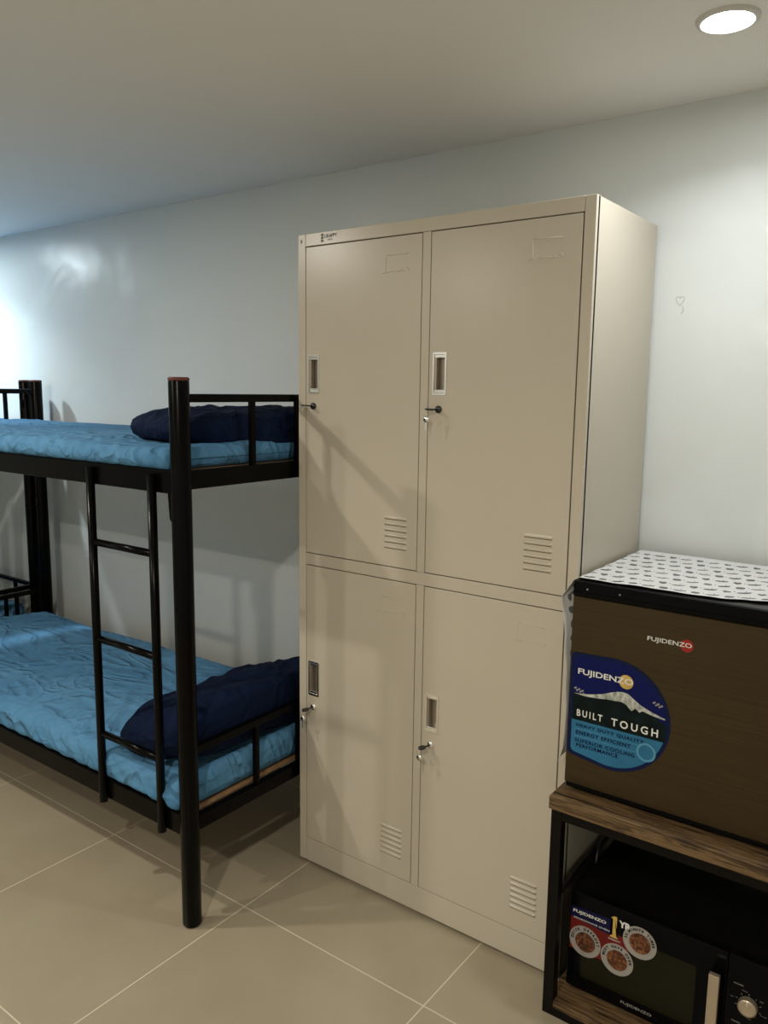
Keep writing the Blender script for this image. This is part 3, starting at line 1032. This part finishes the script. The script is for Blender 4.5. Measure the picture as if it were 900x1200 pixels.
def put(poly, u0, v0, sz, rot):
    pts = []
    for a, b in poly:
        ca, sa = math.cos(rot), math.sin(rot)
        uu = u0 + (a * ca - b * sa) * sz
        vv = v0 + (a * sa + b * ca) * sz / 0.42
        if not (0.002 < uu < U1 - 0.002 and 0.004 < vv < 0.996):
            return
        p = cover(uu, vv)
        e = 0.002
        du = cover(uu + e, vv) - cover(uu - e, vv)
        dv = cover(uu, min(1, vv + 0.004)) - cover(uu, max(0, vv - 0.004))
        nrm = du.cross(dv).normalized()
        pts.append((p, nrm))
    mb.add([p + q_ * 0.0007 for p, q_ in pts], [list(range(len(pts)))], 1)
    if u0 < UL:   # the print shows on both faces of the hanging flap
        mb.add([p - q_ * 0.0014 for p, q_ in pts], [list(range(len(pts)))], 1)
row = 0
vv0 = 0.05
while vv0 < 1.0:
    uu = 0.01 + (0.017 if row % 2 else 0.0)
    kcol = row
    while uu < U1:
        rot = random.uniform(-0.3, 0.3)
        if kcol % 2 == 0:
            put(wing(), uu, vv0, 0.0100, rot)
            put([(-0.25, -0.1), (0.25, -0.1), (0.3, 0.25), (-0.1, 0.3)], uu + 0.002, vv0 + 0.022, 0.0045, rot)
        else:
            put(heart() if row % 2 else apple(0), uu, vv0, 0.0092, rot)
            put([(-0.3, -0.1), (0.3, -0.2), (0.35, 0.2), (-0.2, 0.25)], uu + 0.015, vv0 + 0.008, 0.0035, rot)
        uu += 0.034
        kcol += 1
    vv0 += 0.118
    row += 1
o = solo('fridge_cover', mb, ['cloth', 'motif'], 'white plastic cover printed with small grey motifs, draped over the fridge top and side', 'fridge cover', (1.15, -0.26, FT))
md = o.modifiers.new('thickness', 'SOLIDIFY'); md.thickness = 0.0008; md.offset = -1

# ------------------------------------------------------------------ microwave
MX0, MX1, MYF, MZ0, MZ1 = 0.938, 1.408, -0.470, 0.047, 0.302
mw = thing('microwave_oven', 'black microwave oven with round food stickers, on the bottom shelf of the rack', 'microwave', ((MX0 + MX1) / 2, -0.3, 0.0385))
obj('cabinet', MB().box(MX0 + 0.002, MX1 - 0.002, MYF + 0.024, -0.125, MZ0, MZ1 - 0.004, 0.003), 'matte_black', mw)
for px in (MX0 + 0.04, MX1 - 0.04):
    for py in (MYF + 0.06, -0.17):
        obj('foot', MB().lathe([(0.0001, 0.0385), (0.013, 0.0385), (0.014, 0.049), (0.0001, 0.049)], (px, py, 0), 18), 'matte_black', mw)
dr2 = obj('door', MB().box(MX0, 1.3085, MYF, MYF + 0.024, MZ0 - 0.001, MZ1, 0.003), 'gloss_black', mw)
mb = MB()
wp = rrect(0.975, 1.2440, 0.083, 0.237, 0.006)
mb.add([(x, MYF - 0.0005, z) for x, z in wp], [list(range(len(wp)))])
obj('window', mb, 'cavity', dr2, 'dark olive glass window')
mb = MB().box(1.2790, 1.3015, MYF - 0.040, MYF - 0.028, 0.062, 0.262, 0.0015)
for zz in (0.066, 0.246):
    mb.box(1.2805, 1.3000, MYF - 0.030, MYF + 0.001, zz, zz + 0.014, 0.001, mi=1)
obj('handle', mb, ['silver', 'gloss_black'], dr2, 'tall flat silver handle')
pn = obj('control_panel', MB().box(1.3095, MX1, MYF, MYF + 0.024, MZ0 - 0.001, MZ1, 0.003), 'gloss_black', mw)
for kz in (0.197, 0.108):
    kx = 1.3560
    mb = MB().lathe([(0.0205, -0.001), (0.0200, 0.012), (0.0190, 0.0145), (0.0150, 0.0152), (0.0001, 0.0152)], (kx, MYF, kz), 40, 'y')
    mb.box(kx - 0.0010, kx + 0.0010, MYF - 0.0158, MYF - 0.0148, kz + 0.008, kz + 0.018, mi=1)
    obj('knob', mb, ['silver', 'white_ink'], pn, 'round silver dial')
    mb = MB()
    for k in range(9):
        a = PI * 0.5 + (k - 4) * 0.62
        r0_, r1_ = 0.0235, 0.0275
        ca, sa = math.cos(a), math.sin(a)
        nx_, nz_ = -sa * 0.0005, ca * 0.0005
        mb.add([(kx + r0_ * ca + nx_, MYF - 0.0004, kz + r0_ * sa + nz_), (kx + r1_ * ca + nx_, MYF - 0.0004, kz + r1_ * sa + nz_), (kx + r1_ * ca - nx_, MYF - 0.0004, kz + r1_ * sa - nz_), (kx + r0_ * ca - nx_, MYF - 0.0004, kz + r0_ * sa - nz_)], [[0, 1, 2, 3]])
    if kz > 0.15:
        lettering(mb, 'POWER', 1.3240, 1.3440, kz + 0.0390, kz + 0.0425, MYF - 0.0004, 0.01)
        nums = ('Low', 'M.Low', 'Med', 'M.High', 'High')
    else:
        lettering(mb, 'TIMER', 1.3240, 1.3440, kz + 0.0370, kz + 0.0405, MYF - 0.0004, 0.01)
        nums = ('0', '5', '10', '20', '30')
    for k, tx_ in enumerate(nums):
        a = PI * 0.93 - k * 1.1
        wd = 0.0022 * len(tx_)
        cx_, cz_ = kx + 0.0345 * math.cos(a), kz + 0.0315 * math.sin(a)
        lettering(mb, tx_, cx_ - wd / 2, cx_ + wd / 2, cz_ - 0.0014, cz_ + 0.0014, MYF - 0.0004, 0.0)
    obj('dial_marks', mb, 'grey_ink', pn)
mb = MB()
lettering(mb, 'FUJIDENZO', 1.0790, 1.1530, 0.0600, 0.0690, MYF - 0.0005, 0.01)
obj('brand_lettering', mb, 'grey_ink', dr2, 'small pale brand lettering')
# promotional sticker
YM = MYF - 0.0006
mb = MB()
def quad(x0, x1, z0, z1, y, mi, poly=None):
    p = poly or [(x0, z0), (x1, z0), (x1, z1), (x0, z1)]
    mb.add([(a, y, b) for a, b in p], [list(range(len(p)))], mi)
quad(0, 0, 0, 0, YM, 0, [(0.944, 0.150), (1.090, 0.150), (1.090, 0.232), (0.944, 0.236)])
quad(0, 0, 0, 0, YM - 0.0002, 1, [(0.944, 0.236), (0.990, 0.230), (1.058, 0.224), (1.058, 0.268), (0.944, 0.264)])
obj('promo_sticker', mb, ['dark_red_ink', 'dark_navy_ink'], dr2, 'red and navy advertising sticker')
mb = MB()
lettering(mb, 'FUJIDENZO', 0.9495, 1.0330, 0.2465, 0.2570, YM - 0.0006, 0.03, 0)
lettering(mb, 'MICROWAVE OVEN', 0.9520, 1.0420, 0.2330, 0.2375, YM - 0.0006, 0.01, 0)
# golden one with a serif foot and the small white letters
one = [(1.0440, 0.2230), (1.0640, 0.2230), (1.0640, 0.2270), (1.0590, 0.2290), (1.0590, 0.2790), (1.0530, 0.2790), (1.0440, 0.2730), (1.0440, 0.2690), (1.0495, 0.2705), (1.0495, 0.2290), (1.0440, 0.2270)]
bm = bmesh.new()
f = bm.faces.new([bm.verts.new((x, YM - 0.0008, z)) for x, z in one])
bmesh.ops.triangulate(bm, faces=[f])
mb.bm(bm, 1)
bm.free()
lettering(mb, 'YR', 1.0640, 1.0930, 0.2570, 0.2740, YM - 0.0009, 0.05, 0)
lettering(mb, 'WARRANTY', 1.0400, 1.0700, 0.2150, 0.2195, YM - 0.0006, 0.0, 0)
obj('promo_lettering', mb, ['white_ink', 'gold_ink'], dr2, 'white lettering with a golden figure one')
for cx_, cz_, tx_, dy in ((0.9830, 0.1800, 'QUICK DEFROST', 0.0), (1.0640, 0.1700, 'MUST HAVE OVEN', 0.0006), (1.1150, 0.2370, '30-MINUTE TIMER', 0.0003)):
    mb = MB()
    disc(mb, cx_, cz_, 0.0400, YM - 0.0003 - dy, 0)
    disc(mb, cx_, cz_, 0.0375, YM - 0.0005 - dy, 3)
    disc(mb, cx_, cz_, 0.0365, YM - 0.0007 - dy, 0, 40)
    disc(mb, cx_ + 0.0015, cz_ - 0.002, 0.0290, YM - 0.0009 - dy, 3, 40)
    disc(mb, cx_ + 0.0010, cz_ - 0.001, 0.0255, YM - 0.0011 - dy, 1, 40)
    arc_lettering(mb, tx_, cx_, cz_, 0.0300, PI * 0.98, PI * 0.04, 0.0060, YM - 0.0013 - dy, 0.06, 2)
    obj('round_badge', mb, ['badge_ink', 'food', 'forest_ink', 'grey_ink'], dr2, 'pale round badge with a picture of brown food')

# power cable hanging behind the left side of the rack
pts = []
for k in range(24):
    t = k / 23
    pts.append((0.948 - 0.008 * math.sin(t * 3), -0.33 + 0.26 * t - 0.03 * math.sin(t * 5), 0.305 + 0.20 * t ** 1.5 + 0.02 * math.sin(t * 6)))
mb = MB().tube(pts, 0.0032, 8)
solo('power_cable', mb, 'cable', 'thin black power cable running behind the microwave in the rack', 'cable', (0.945, -0.2, 0.305))
